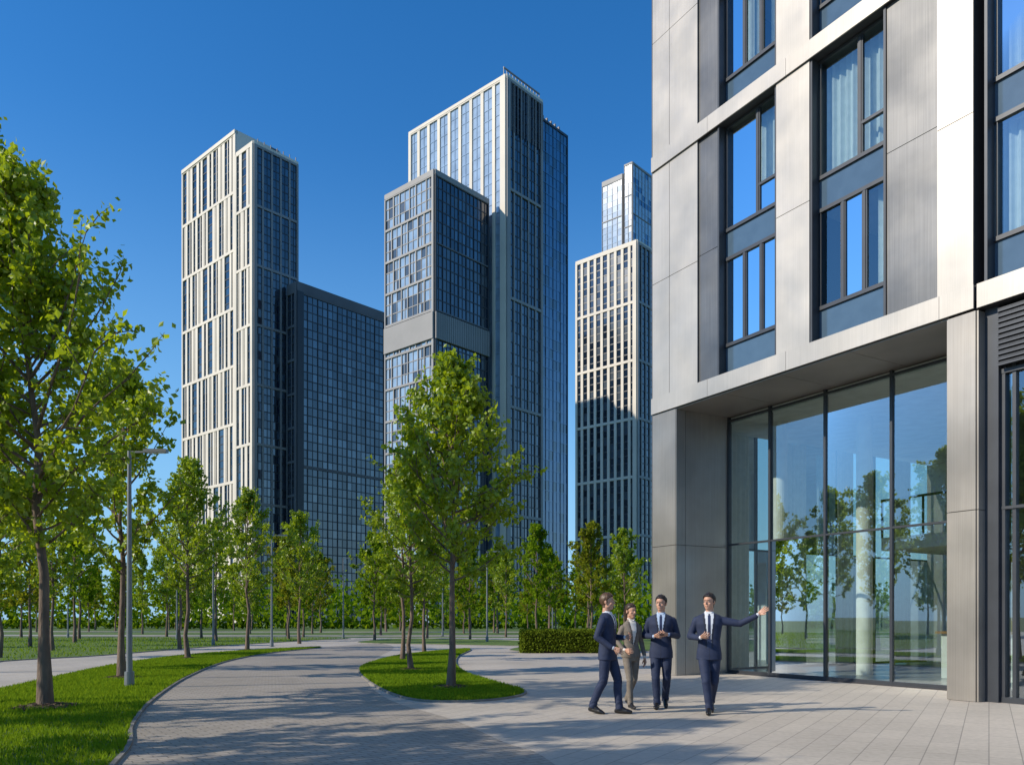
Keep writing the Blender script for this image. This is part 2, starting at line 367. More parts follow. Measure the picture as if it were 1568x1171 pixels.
# ---------------------------------------------------------------- towers
DL=(-.745,.667); DR=(.667,.745); NL=(-.667,-.745); NR=(.745,-.667)
def facade(mb,P,d,n,W,z0,z1,sp=3,fw=1,fd=.5,sh=3.5,tier=4,bh=1.0,fin='tl',band='tl',glass=('g1',),stag=0,sub=1,spk='td',sph=.5,edge=1.2,off=0,t=.03,double=False):
    nb=max(2,round(W/sp)); sp=W/nb; ns=max(2,round((z1-z0)/sh)); sh=(z1-z0)/ns
    for i in range(nb*sub):
        for k in range(ns):
            mb.pane(P,d,n,i*sp/sub,(i+1)*sp/sub,0,z0+k*sh,z0+(k+1)*sh,rng.choice(glass),t)
    for k in range(ns): mb.box(P,d,n,0,W,.0,.12,z0+k*sh-sph/2,z0+k*sh+sph/2,spk)
    if sub>1:
        for i in range(nb*sub):
            if i%sub: mb.box(P,d,n,i*sp/sub-.09,i*sp/sub+.09,0,.16,z0,z1,spk)
    k=0; ti=0
    while k<ns:
        a=z1-(k+tier)*sh if k+tier<=ns else z0; b=z1-k*sh
        for i in range(nb+1):
            o=(stag*sp*(1 if ti%2 else -1)*((i%2)*2-1)) if 0<i<nb else 0
            w=fw*(rng.uniform(.8,1.25) if stag else 1)
            mb.box(P,d,n,max(0,i*sp+o-w/2),min(W,i*sp+o+w/2),.1,fd,a+bh/2,b-bh/2,fin)
            if double and i<nb and rng.random()<.7: mb.box(P,d,n,i*sp+sp*.5-fw*.14+o*.5,i*sp+sp*.5+fw*.14+o*.5,.1,fd*.7,a+bh/2,b-bh/2,fin)
        mb.box(P,d,n,0,W,.05,fd+.1,b-bh/2,b+bh/2,band)
        k+=tier; ti+=1
    mb.box(P,d,n,-.05,edge,.1,fd+.2,z0,z1+.3,fin)
    mb.box(P,d,n,W-edge*.6,W,.1,fd+.15,z0,z1+.3,fin)
def pt(P,d,a): return (P[0]+d[0]*a,P[1]+d[1]*a)
def body(mb,P,wl,wr,z1,k='td',roof='tg',par=1.2):
    mb.box(P,DL,NL,.1,wl,-wr,-.12,0,z1-.1,k)
    for d,n,w in ((DL,NL,wl),(DR,NR,wr)):
        mb.box(P,d,n,-.0,w,-.5,.45,z1,z1+par,roof)
def tower(name,P,wl,wr,z,L,R,roof='tg',par=1.2,extra=None):
    e=empty(name); mb=MB(); body(mb,P,wl,wr,z,roof=roof,par=par); mb.obj('core_and_roof',e)
    mb=MB(); facade(mb,P,DL,NL,wl,0,z,**L); mb.obj('sunlit_facade',e)
    mb=MB(); facade(mb,P,DR,NR,wr,0,z,**R); mb.obj('side_facade',e)
    if extra: mb=MB(); extra(mb); mb.obj('roof_plant_and_details',e)
    return e
dk=('g1','g1','g1','g3','g1','g2','g1','g3','g4')
A=(-105.4,330)
LA_=dict(sp=4.7,fw=1.75,fd=.45,sh=3.45,tier=7,bh=1.1,glass=('g1','g1','g4','g2'),stag=.13,double=True,edge=1.5)
RA_=dict(sp=4.2,fw=.8,fd=.4,sh=3.45,tier=7,bh=1.0,fin='tm',band='tm',glass=dk,edge=1.4,sub=2,sph=.35)  # side face: shade painted in as greyer fins and bands than the front
def exA(mb):
    mb.box(A,DR,NR,4,19,-9,-3,194,198.5,'tg')
    for i in range(7): mb.box(A,DR,NR,2+i*3,2.2+i*3,-.4,0,195,198,'tg')
    mb.cyl(A[0]-8,A[1]+14,195,203,.25,.1,'tm',8)
eA=tower('residential_tower',A,13.3,21,194.7,LA_,RA_,'tl',1.5,exA)
A1=pt(A,DL,13.3); mb=MB(); mb.box(A1,DL,NL,.1,47,-21,-.12,0,204,'tg'); 
mb.box(A1,DL,NL,0,47,-.5,.9,204.4,206,'tl'); mb.box(A1,DL,NL,0,.5,-21,0,190,206,'tl'); mb.box(A1,DL,NL,0,47,-20,-16,204,206,'tg'); mb.obj('upper_block_core',eA)
mb=MB(); facade(mb,A1,DL,NL,47.3,0,204.5,**dict(LA_,bh=1.2)); mb.obj('upper_block_facade',eA)
F_=(-89.2,336)
tower('dark_glass_office_block',F_,7.2,66,137.5,dict(sp=3.5,fw=.6,fd=.4,fin='tg',band='tg',glass=('g1','g3')),dict(sp=5.2,fw=.3,fd=.3,sh=3.6,tier=20,bh=1.2,fin='td',band='tg',glass=('g3','g1','g1','g3','g1','g1','g1','g1','g2'),sub=2,edge=3.0,sph=.4),'tg',4)
C_=(-23.4,244)
def exC(mb):
    for P,d,n,w in ((C_,DL,NL,23),(C_,DR,NR,23.6)): mb.box(P,d,n,0,w,.1,.75,86,94,'tm')
    for i in range(30): mb.box(C_,DR,NR,.8*i,.8*i+.12,.75,.85,86,94,'tg')
    mb.box(C_,DR,NR,6,16,-14,-5,135,138,'tg')
tower('office_tower',C_,23,23.6,135.3,dict(sp=3.6,fw=.42,fd=.3,sh=3.4,tier=3,bh=.7,fin='tm',band='tm',glass=('g5','g4','g5','g5'),sub=2,stag=.12,edge=.8,spk='tm',sph=.3),
  dict(sp=3.6,fw=.25,fd=.25,sh=3.4,tier=6,bh=.4,fin='td',band='tg',glass=dk,sub=2,edge=.8,sph=.35),'tm',1.6,exC)
B_=(-1.9,260)
def exB(mb):
    P2=pt(B_,DR,18)
    mb.box(P2,DR,NR,0,16,-40,-2.0,0,172,'td')
    for i in range(12): mb.box(B_,DR,NR,.4+i*1.55,.7+i*1.55,.2,.6,159,174.6,'tg')
    for i in range(13):
        mb.box(B_,DR,NR,i*1.48,i*1.48+.2,-1.2,-1,175,179,'tm')
    mb.box(B_,DR,NR,0,18,-1.3,-.9,178.8,179.2,'tm'); mb.box(B_,DR,NR,0,18,-1.3,-.9,176.8,177.0,'tm')
    mb.box(B_,DR,NR,3,15,-14,-4,175,177.5,'tg')
    for i in range(6): mb.box(P2,DR,NR,1+i*2.2,1.5+i*2.2,-3,-2.2,172,174,'tg')
eB=tower('skyscraper',B_,47,18,175,dict(sp=5.2,fw=1.3,fd=.35,sh=3.5,tier=50,bh=.6,fin='tl',band='tl',glass=('g5',),sub=2,spk='g5',sph=.25,edge=2.2,t=.015),
  dict(sp=3.6,fw=.5,fd=.4,sh=3.5,tier=10,bh=.9,fin='tm',band='tm',glass=dk,sub=2,edge=1.6,sph=.35),'tl',1.3,exB)  # side fins and bands darker than the front, shade put into their colour
mb=MB(); P2=pt(B_,DR,18.0); P2=(P2[0]-NR[0]*1.8,P2[1]-NR[1]*1.8)
facade(mb,P2,DR,NR,16.2,0,172,sp=4,fw=.16,fd=.2,sh=3.5,tier=100,bh=.8,fin='td',band='td',glass=('g6','g6','g6','g6','g2'),sub=2,spk='g6',sph=.3,edge=.5); mb.obj('blue_glass_wing',eB)
D_=(60.1,390)
tower('residential_tower',D_,36.7,30,182.6,dict(sp=4.1,fw=1.5,fd=.5,sh=3.5,tier=8,bh=1.3,glass=('g1','g3','g4'),edge=2),dict(sp=4,fw=1.0,fd=.5,sh=3.5,tier=8,bh=1.2,fin='tm',band='tm',glass=dk),'tl',1.5)  # side cladding toned down from the front to paint in its shade
E_=(77.2,520)
tower('glass_skyscraper',E_,6,30,294,dict(sp=3,fw=.25,fd=.3,sh=4,tier=5,bh=.5,fin='tm',band='tm',glass=('g5',),spk='g5',edge=.4),dict(sp=4,fw=.25,fd=.3,sh=4,tier=8,bh=.5,fin='tm',band='tm',glass=('g5','g5','g6'),spk='g5',edge=.4),'tm',1)
E1=pt(E_,DL,7.5)
tower('glass_skyscraper',E1,16,26,287,dict(sp=4,fw=.25,fd=.3,sh=4,tier=6,bh=.6,fin='tm',band='tm',glass=('g5',),spk='g5',edge=.4),dict(sp=4,fw=.25,fd=.3,sh=4,tier=8,bh=.6,fin='tg',band='tg',glass=('g6','g2')),'tm',3)
# ---------------------------------------------------------------- foreground building
P0=(3.756,21.66); D=(.5073,-.8618); Nn=(-.8618,-.5073)
bld=empty('modern_office_building')
ms=MB()
def B(s0,s1,q0,q1,z0,z1,k,m=None): (m or ms).box(P0,D,Nn,s0,s1,q0,q1,z0,z1,k)
def panels(s0,s1,zs,k,q=0,th=.03,ss=None,gap=.007,core=True,cd=1.0):
    if core: B(s0,s1,q-cd,q-th,zs[0],zs[-1],'core')
    ss=ss or [s0,s1]
    for a,b in zip(ss[:-1],ss[1:]):
        for c,e in zip(zs[:-1],zs[1:]): B(a+gap,b-gap,q-th+.001,q,c+gap,e-gap,k)
def drape(m,P,d,n,c0,cw,q0,z0,z1,seed=0,k='curtain'):
    nseg=int(cw/.03); last=None
    for j in range(nseg+1):
        ss=c0+cw*j/nseg; qq=q0+.045*math.sin(j*1.15+seed)+.02*math.sin(j*.37)
        cur=(P[0]+d[0]*ss+n[0]*qq,P[1]+d[1]*ss+n[1]*qq)
        if last: m.quad([(*last,z0),(*cur,z0),(*cur,z1),(*last,z1)],k)
        last=cur
ZT=[(7.32,13.36),(13.75,19.79),(20.18,26.2)]
TOP=26.6; SEND=21
def window(s0,s1,z0,z1,seed):
    r=random.Random(seed); m=ms; q=-.26
    B(s0-.001,s0+.05,-.5,-.02,z0,z1,'frame'); B(s1-.05,s1,-.5,-.02,z0,z1,'frame')
    B(s0+.05,s1-.05,-.5,q+.03,z0,z0+.04,'frame')
    rows=[(z0+.04,z0+.72,'sp'),(z0+.80,z0+2.80,'g'),(z0+2.88,z0+3.50,'sp'),(z0+3.58,z1-.06,'g')]
    for zz in (z0+.76,z0+2.84,z0+3.54): B(s0+.05,s1-.05,q-.06,q+.05,zz-.04,zz+.04,'frame')
    B(s0+.05,s1-.05,-.5,q+.05,z1-.06,z1,'frame')
    w=s1-s0-.1; a=s0+.05
    for ri,(c,e,t) in enumerate(rows):
        if t=='sp': ms.pane(P0,D,Nn,a,a+w,q,c,e,'sp',.001); continue
        ml=(.36,.66) if ri==1 else (.60,)
        xs=[a]+[a+w*f for f in ml]+[a+w]
        for f in ml: B(a+w*f-.03,a+w*f+.03,q-.05,q+.045,c,e,'frame')
        for i,(x0,x1) in enumerate(zip(xs[:-1],xs[1:])):
            if ri==3 and i==1:
                zz=c+.62; B(x0,x1,q-.05,q+.04,zz-.03,zz+.03,'frame')
                ms.pane(P0,D,Nn,x0,x1,q,c,zz,'wglass',.003)
                ms.pane(P0,D,Nn,x0,x1,q,zz,e,'wglass',.003)
            else: ms.pane(P0,D,Nn,x0,x1,q,c,e,'wglass',.003)
            B(x0+.03,x0+.06,q-.02,q+.03,c,e,'frame'); B(x1-.06,x1-.03,q-.02,q+.03,c,e,'frame')
        for side in (0,1):
            if r.random()<.95:
                cw=w*r.uniform(.25,.55); drape(ms,P0,D,Nn,a if side==0 else a+w-cw,cw,q-.28,c-.1,e+.1,seed)
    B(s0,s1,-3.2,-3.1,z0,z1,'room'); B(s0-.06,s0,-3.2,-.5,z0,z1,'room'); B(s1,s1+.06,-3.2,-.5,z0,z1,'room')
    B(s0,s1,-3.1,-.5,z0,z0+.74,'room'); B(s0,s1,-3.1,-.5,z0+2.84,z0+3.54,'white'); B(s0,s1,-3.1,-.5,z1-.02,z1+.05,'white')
sd=0
layout=[('p',0,.67,'alu'),('p',.67,1.71,'alu'),('p',1.71,2.38,'alug'),('w',2.38,4.19),('p',4.19,5.1,'alu'),('w',5.1,6.88),('p',6.88,7.93,'alug'),('p',7.93,8.6,'alu'),
        ('g',8.6,8.78),('w',8.78,11.4),('p',11.4,12.2,'alu'),('p',12.2,13.2,'alug'),('w',13.2,15.2),('p',15.2,16.1,'alu'),('w',16.1,18),('p',18,19,'alug'),('p',19,21,'alu')]
for ti,(z0,z1) in enumerate(ZT):
    zm=z0+3.05
    for it in layout:
        if it[0]=='p':
            off=0 if it[3]=='alu' else -.05
            panels(it[1],it[2],[z0,zm+(.12 if it[3]=='alug' else 0),z1],it[3],q=off)
        elif it[0]=='g': B(it[1],it[2],-1,-.35,z0,z1,'core')
        else: sd+=1; window(it[1],it[2],z0,z1,sd)
for zb,zt in ((6.9,7.32),(13.36,13.75),(19.79,20.18),(26.2,26.6)):
    B(0,8.6,-1.2,.02,zb+.003,zt-.003,'core'); B(8.6,SEND,-1.2,-.02,zb+.003,zt-.003,'core')
    js=[0,2.1,4.5,8.0,8.63]
    for a,b in zip(js[:-1],js[1:]): B(a+.004,b-.004,.021,.05,zb,zt,'alu')
    for a,b in zip([8.66,11,13.4,15.8,18.2],[11,13.4,15.8,18.2,21]): B(a+.004,b-.004,-.019,.01,zb,zt,'alu')
B(-.03,0,-16,0,6.9,TOP,'alug'); B(-.03,0,-2.05,0,0,6.9,'alug'); B(0,SEND,-16,-15.8,0,TOP,'alug'); B(SEND,SEND+.03,-16,0,0,TOP,'alug'); B(0,SEND,-15.8,-1.2,26.3,26.58,'tg')
B(0,SEND,-15.8,-3.3,7.05,26.2,'room')
panels(0,.9,[0,3.37,6.895],'steel',cd=2.0)
for a,b in ((0,.32),(.32,1.84)):
    for c,e in ((0,3.37),(3.37,6.895)):
        B(.9,.93,-b+.006,-a-.006,c+.006,e-.006,'steel')
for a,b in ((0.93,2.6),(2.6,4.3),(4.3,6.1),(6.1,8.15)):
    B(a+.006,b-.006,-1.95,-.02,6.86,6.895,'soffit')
B(.9,SEND,-3.3,-.02,6.897,7.04,'core')
panels(8.15,8.66,[0,3.37,6.86],'steel',q=.03,cd=.62)
for c,e in ((0,3.37),(3.37,6.86)): B(8.66,8.69,-.59,.0,c+.006,e-.006,'steel'); 
for c,e in ((0,3.37),(3.37,6.86)): B(8.12,8.15,-.59,.0,c+.006,e-.006,'steel'); 
q=-1.85; xs=[.95,2.37,4.04,5.76,7.5,9.1]
for x in xs: B(x-.03,x+.03,q-.08,q+.04,0.03,6.86,'frame')
for z,h in ((.03,.07),(3.42,.045),(6.74,.05)): B(.95,9.1,q-.07,q+.035,z,z+h,'frame')
for a,b in zip(xs[:-1],xs[1:]):
    for c,e in ((.1,3.42),(3.465,6.74)): ms.pane(P0,D,Nn,a+.03,b-.03,q,c,e,'lglass',.006)
B(9.1,9.16,-1.9,-.3,0,6.86,'frame')
B(.9,9.2,-1.95,-1.75,0,.03,'core')
xs=[8.95,10.6,12.3,14,15.7,17.4,19.1,20.8]
for x in xs: B(x-.04,x+.04,-.42,-.28,0,5.8,'frame')
for z,h in ((0,.1),(3.36,.05),(5.72,.08)): B(8.7,20.9,-.41,-.27,z,z+h,'frame')
for a,b in zip(xs[:-1],xs[1:]):
    for c,e in ((.1,3.36),(3.41,5.72)): ms.pane(P0,D,Nn,a+.04,b-.04,-.35,c,e,'lglass',.006)
B(8.69,8.92,-.6,-.2,0,6.9,'frame')
B(8.92,SEND,-.6,-.35,5.8,6.9,'core')
for i in range(11): B(8.95,SEND,-.34,-.12,5.86+i*.093,5.885+i*.093,'frame'); 
for i in range(11): B(8.95,SEND,-.16,-.12,5.83+i*.093,5.89+i*.093,'frame')
# end wall of the lobby facing the park, glazing added to brighten the interior
xs=[-2.1,-3.8,-5.6,-7.4,-9.2,-11,-12.8,-14.4,-15.8]
for x in xs: B(.05,.13,x-.035,x+.035,0,6.86,'frame')
for z,h in ((0,.08),(3.42,.05),(6.72,.14)): B(.06,.12,-15.8,-2.1,z,z+h,'frame')
for a,b in zip(xs[:-1],xs[1:]):
    for c,e in ((.08,3.42),(3.47,6.72)):
        i=[(P0[0]+D[0]*.09+Nn[0]*qq,P0[1]+D[1]*.09+Nn[1]*qq,zz) for qq,zz in ((a,c),(b,c),(b,e),(a,e))]
        ms.quad(i,'lglass')
for q0,w in ((2.3,.9),(4.6,.9),(6.9,.8),(9.6,1.0)):
    drape(ms,P0,(-Nn[0],-Nn[1]),D,q0,w,.45,.1,6.6,q0)
# lobby interior
B(.13,SEND,-12,-1.95,0.0,.02,'lfloor'); B(.13,SEND,-12,-1.9,6.7,6.85,'white')
B(.13,SEND,-12.2,-12,0,6.85,'white'); B(4.2,SEND,-6.7,-6.5,0,3.3,'wood') ; B(3.4,4.2,-8.2,-8,0,6.7,'white')
B(2.6,SEND,-12,-6.0,3.35,3.7,'white'); B(3.2,SEND,-8.2,-8,3.7,6.7,'white')
for i in range(14): B(2.6+i*1.2,2.65+i*1.2,-6.02,-5.98,3.7,4.7,'frame')
B(2.6,SEND,-6.04,-5.97,4.7,4.76,'frame')
for i in range(12): B(5+i*1.4,5.35+i*1.4,-6.48,-6.35,0,3.3,'white' if i%3==0 else 'wood')
ms.obj('shell_panels_and_windows',bld)
mb=MB()
for s,qq in ((1.75,-2.9),(3.3,-4.3),(6.6,-3.4),(10.5,-4.3),(14,-4.0),(17,-4)):
    x=P0[0]+D[0]*s+Nn[0]*qq; y=P0[1]+D[1]*s+Nn[1]*qq; mb.cyl(x,y,0.02,6.7,.2,.2,'white',24)
mb.obj('lobby_columns',bld,smooth=False)
mb=MB(); mb.box(P0,D,Nn,5,8,-5.6,-4.9,.02,1.1,'white'); mb.box(P0,D,Nn,4.9,8.1,-5.7,-4.8,1.1,1.16,'wood'); mb.obj('reception_desk',bld)
# ---------------------------------------------------------------- people
M['skin']=mat('skin',(.55,.30,.20),(.50,.27,.18),8,.5)
M['navy']=mat('navy_suit',(.017,.028,.070),(.012,.020,.052),9,.8,bmp=.3,bscale=9)
M['navyd']=mat('navy_lapel',(.009,.014,.035),rough=.7)
M['taupe']=mat('taupe_suit',(.19,.16,.13),(.15,.125,.10),9,.8,bmp=.3,bscale=9)
M['tauped']=mat('taupe_lapel',(.12,.10,.085),rough=.8)
M['shirt']=mat('white_shirt',(.68,.70,.74),rough=.8)
M['bshirt']=mat('blue_shirt',(.42,.52,.68),rough=.8)
M['blouse']=mat('cream_blouse',(.70,.66,.60),rough=.7)
M['tie']=mat('tie',(.02,.03,.08),rough=.5)
M['shoe']=mat('black_shoe',(.012,.01,.01),rough=.35)
M['hairb']=mat('brown_hair',(.055,.028,.014),(.025,.013,.008),30,.5)
M['hairr']=mat('light_brown_hair',(.11,.055,.025),(.05,.025,.012),30,.5)
M['hairk']=mat('dark_hair',(.018,.012,.009),rough=.45)
M['lip']=mat('lips',(.40,.17,.12),rough=.5)
M['eyew']=mat('eye_white',(.6,.58,.55),rough=.3)
M['eyed']=mat('iris',(.02,.015,.01),rough=.2)
M['phone']=mat('phone_body',(.01,.01,.012),rough=.15)
def cone(bm,a,b,r0,r1,seg=14):
    a=Vector(a);b=Vector(b);d=b-a
    if d.length<1e-5: return
    mtx=Matrix.Translation((a+b)/2)@d.to_track_quat('Z','Y').to_matrix().to_4x4()
    bmesh.ops.create_cone(bm,cap_ends=True,segments=seg,radius1=r0,radius2=r1,depth=d.length,matrix=mtx)
def sph(bm,c,r,s=(1,1,1),sub=2,rot=None):
    m=Matrix.Translation(Vector(c))@(rot or Matrix.Identity(4))@Matrix.Diagonal((*[r*k for k in s],1))
    bmesh.ops.create_icosphere(bm,subdivisions=sub,radius=1,matrix=m)
def chain(bm,pts,rs,sub=2):
    for i,p in enumerate(pts): sph(bm,p,rs[i],sub=sub)
    for i in range(len(pts)-1): cone(bm,pts[i],pts[i+1],rs[i],rs[i+1])
def loft(bm,rings,seg=24,pw=1.0):
    R=[]
    for (cx,cy,cz,rx,ry) in rings:
        R.append([bm.verts.new((cx+rx*math.copysign(abs(math.cos(a))**pw,math.cos(a)),cy+ry*math.copysign(abs(math.sin(a))**pw,math.sin(a)),cz)) for a in [2*math.pi*j/seg for j in range(seg)]])
    for i in range(len(R)-1):
        for j in range(seg): bm.faces.new((R[i][j],R[i][(j+1)%seg],R[i+1][(j+1)%seg],R[i+1][j]))
    bm.faces.new(list(reversed(R[0]))); bm.faces.new(R[-1])
def remesh(bm,vox,it,name,fac=.5):
    me=bpy.data.meshes.new('tmp'); bmesh.ops.recalc_face_normals(bm,faces=bm.faces); bm.to_mesh(me); bm.free()
    o=bpy.data.objects.new('tmp',me); sc.collection.objects.link(o)
    r=o.modifiers.new('r','REMESH'); r.mode='VOXEL'; r.voxel_size=vox
    s=o.modifiers.new('s','SMOOTH'); s.iterations=it; s.factor=fac
    dg=bpy.context.evaluated_depsgraph_get(); out=bpy.data.meshes.new_from_object(o.evaluated_get(dg)); out.name=name
    bpy.data.objects.remove(o); out.polygons.foreach_set('use_smooth',[True]*len(out.polygons)); return out
def place(me,name,par,mats):
    idx=[p.material_index for p in me.polygons]
    me.materials.clear()
    for k in mats: me.materials.append(M[k])
    me.polygons.foreach_set('material_index',idx)
    o=bpy.data.objects.new(name,me); sc.collection.objects.link(o); o.parent=par; return o
def slots(me,n):
    while len(me.materials)<n: me.materials.append(None)
def displace(me,fn):
    n=len(me.vertices); co=np.empty(n*3); me.vertices.foreach_get('co',co); co=co.reshape(-1,3)
    no=np.array([v.normal[:] for v in me.vertices])
    co2=co+no*fn(co)[:,None]; me.vertices.foreach_set('co',co2.ravel()); me.update(); return co
def hand_bm(bm,w,d,nrm,side,curl):
    w=Vector(w); d=Vector(d).normalized(); nrm=Vector(nrm); nrm=(nrm-d*nrm.dot(d)).normalized(); x=d.cross(nrm)*side
    for i,(o,L) in enumerate(((-.032,.070),(-.011,.078),(.011,.072),(.031,.056))):
        k=w+d*(.085-abs(o+.008)*.25)+x*o
        cone(bm,w+x*o*.55+d*.005,k,.014,.012,8); sph(bm,k,.0125,sub=1)
        p=k; ang=curl*.35
        for j,(fl,r) in enumerate(((.45,.0095),(.32,.0088),(.23,.008))):
            ang+=curl*(.5+.1*i); dd=d*math.cos(ang)+nrm*math.sin(ang)+x*(o*3.5); q=p+dd*L*fl
            cone(bm,p,q,r,r*.93,8); sph(bm,q,r*.93,sub=1); p=q
    p=w+d*.025-x*.026; dd=(d*.70-x*.70+nrm*.25).normalized(); q=p+dd*.042; cone(bm,p-dd*.012,q,.013,.011,8); sph(bm,q,.011,sub=1)
    dd=(d*.92-x*.35+nrm*.3).normalized(); r=q+dd*.034; cone(bm,q,r,.0105,.0085,8); sph(bm,r,.0085,sub=1)
    sph(bm,w+d*.045,.03,(1.0,1.0,.5),rot=Matrix((x,d,nrm)).transposed().to_4x4())
def person(name,loc,rz,H,pose,suit='navy',lap='navyd',shirt='shirt',tie='tie',hair='hairb',vbot=1.16,woman=False,yaw=0,pitch=0,trous=None,open_=0):
    k=H/1.82; e=empty(name,(*loc,0),rz,k); trous=trous or suit; sw=.9 if woman else 1.0
    bm=bmesh.new(); P=pose; lw=.86 if woman else 1
    loft(bm,[(0,0,.80,.13*sw,.10),(0,.005,.90,.165,.115),(0,0,1.0,.155*sw,.105),(0,0,1.08,.14*sw,.10)],20)
    for s in ('R','L'):
        sx=-1 if s=='R' else 1; hip=(sx*.085,0,.90); kn=P['kn'+s]; an=P['an'+s]
        kv=Vector(kn);av=Vector(an); cal=kv.lerp(av,.35)+Vector((0,.015,0)); th=Vector(hip).lerp(kv,.5)
        chain(bm,[hip,th,kn,cal,av+Vector((0,0,.02))],[.090*lw,.082*lw,.066*lw,.064*lw,.056*lw])
        d=(av-kv).normalized(); cone(bm,av-d*.06,av+d*.03,.056*lw,.062*lw)
    me=remesh(bm,.010,3,'trousers')
    def tf(c):
        z=c[:,2]; f=.7*np.exp(-((z-.50)/.08)**2)+np.exp(-((z-.16)/.06)**2)+.5*np.exp(-((z-.82)/.05)**2)
        return .0035*f*np.sin(z*85+c[:,0]*70+c[:,1]*50+2*np.sin(z*23+c[:,0]*31))
    displace(me,tf); place(me,'trousers',e,[trous])
    bm=bmesh.new()
    for s in ('R','L'):
        a=Vector(P['an'+s]); f=Vector(P['toe'+s]).normalized()
        heel=a-f*.045; heel.z=a.z-.055; ball=a+f*.12; ball.z=a.z-.055+f.z*.12; toe=a+f*.175; toe.z=a.z-.062+f.z*.18
        r=.85 if woman else 1
        chain(bm,[a+Vector((0,0,-.01)),heel],[.040*r,.034*r]); chain(bm,[heel,ball,toe],[.034*r,.040*r,.028*r]); chain(bm,[a,ball],[.040*r,.032*r])
    me=remesh(bm,.008,3,'shoes')
    for v in me.vertices:
        if v.co.z<.004: v.co.z=.004
    place(me,'shoes',e,['shoe'])
    bm=bmesh.new()
    if woman: R=[(0,.005,.86,.172,.122),(0,.005,.93,.168,.122),(0,0,1.0,.150,.108),(0,0,1.10,.125,.094),(0,-.008,1.22,.142,.112),(0,-.012,1.31,.152,.122),(0,0,1.40,.158,.098),(0,0,1.445,.13,.085),(0,.01,1.485,.072,.062),(0,.012,1.51,.052,.052)]
    else: R=[(0,.0,.80,.186,.130),(0,.0,.90,.184,.128),(0,0,1.0,.168,.118),(0,0,1.10,.160,.110),(0,0,1.22,.178,.120),(0,-.004,1.33,.196,.126),(0,0,1.42,.205,.106),(0,.005,1.465,.155,.088),(0,.012,1.495,.085,.068),(0,.012,1.52,.058,.058)]
    loft(bm,R,28,.9)
    for s in ('R','L'):
        sx=-1 if s=='R' else 1; sh=(sx*(.178 if not woman else .148),.005,1.385 if not woman else 1.362)
        el=P['el'+s]; wr=P['wr'+s]; m=Vector(sh).lerp(Vector(el),.5); m2=Vector(el).lerp(Vector(wr),.5)
        af=.84 if woman else 1
        chain(bm,[sh,m,el,m2,wr],[.066*af,.059*af,.052*af,.047*af,.040*af])
    me=remesh(bm,.0085,3,'suit_jacket'); slots(me,4)
    def jf(c):
        f=np.zeros(len(c))
        for s in ('R','L'): f+=np.exp(-(np.linalg.norm(c-np.array(P['el'+s]),axis=1)/.06)**2)
        f+=.6*np.exp(-((c[:,2]-1.08)/.06)**2)*(np.abs(c[:,0])<.17)
        return .0035*f*np.sin(c[:,2]*80+c[:,0]*60-c[:,1]*45)
    displace(me,jf)
    mats=[suit,lap,shirt,tie if tie else shirt]; zt=1.50 if not woman else 1.48; wmax=.080 if not woman else .070
    for p in me.polygons:
        c=p.center
        if c.y<-.03 and c.z>vbot and abs(c.x)<.14:
            w=max(open_,(max(0,(c.z-vbot)/(zt-vbot))**.8)*wmax)
            if abs(c.x)<w*.86:
                p.material_index=3 if (tie and abs(c.x)<.026-.010*(c.z-1.1)/.4 and c.z<1.485) else 2
            elif abs(c.x)<w+.024 and c.z<1.47: p.material_index=1
        elif c.z<vbot and c.y<0 and abs(c.x)<.006: p.material_index=1
        if c.z>1.502: p.material_index=2
    place(me,'suit_jacket',e,mats)
    bm=bmesh.new()
    for s in ('R','L'):
        wr=Vector(P['wr'+s]); hd=Vector(P['hd'+s]).normalized(); chain(bm,[wr,wr+hd*.035],[.031,.029])
    place(remesh(bm,.006,2,'shirt_cuffs'),'shirt_cuffs',e,[shirt])
    bm=bmesh.new()
    for s in ('R','L'):
        wr=Vector(P['wr'+s]); hd=Vector(P['hd'+s]).normalized(); sd=1 if s=='R' else -1
        chain(bm,[wr+hd*.02,wr+hd*.06],[.024,.022]); hand_bm(bm,wr+hd*.052,hd,P['pn'+s],sd,P.get('cu'+s,.5))
    place(remesh(bm,.0036,1,'hands'),'hands',e,['skin'])
    if P.get('phone'):
        bm=bmesh.new(); bmesh.ops.create_cube(bm,size=1,matrix=Matrix.Translation(Vector(P['phone']))@Matrix.Rotation(math.radians(20),4,'X')@Matrix.Diagonal((.075,.13,.009,1)))
        bmesh.ops.bevel(bm,geom=bm.edges[:],offset=.003,segments=2); mp=bpy.data.meshes.new('phone'); bm.to_mesh(mp); bm.free(); place(mp,'phone',e,['phone'])
    hz=1.658 if not woman else 1.640
    bm=bmesh.new(); fw=.93 if woman else 1
    sph(bm,(0,.014,.030),1,(.075*fw,.095,.090),3); sph(bm,(0,-.016,-.035),1,(.061*fw,.070,.072),3); sph(bm,(0,-.046,-.082),1,(.034*fw,.036,.030),2)
    cone(bm,(0,-.084,.016),(0,-.103,-.024),.007,.011,8); sph(bm,(0,-.098,-.026),.010,(1.4,1,.8),1)
    sph(bm,(0,-.078,.034),1,(.052,.014,.010),2)
    sph(bm,(0,-.080,-.056),1,(.022,.009,.005),1); sph(bm,(0,-.079,-.066),1,(.018,.009,.005),1)
    for sx in (-1,1):
        sph(bm,(sx*.077*fw,.014,-.004),1,(.008,.018,.030),2); sph(bm,(sx*.040,-.058,-.022),1,(.020,.020,.020),1)
        sph(bm,(sx*.048*fw,-.01,-.065),1,(.014,.03,.018),1)
    chain(bm,[(0,.014,-.05),(0,.022,-.15),(0,.02,-.19)],[.052*fw,.056*fw,.060*fw])
    me=remesh(bm,.005,2,'head'); slots(me,3)
    co=[v.co.copy() for v in me.vertices]
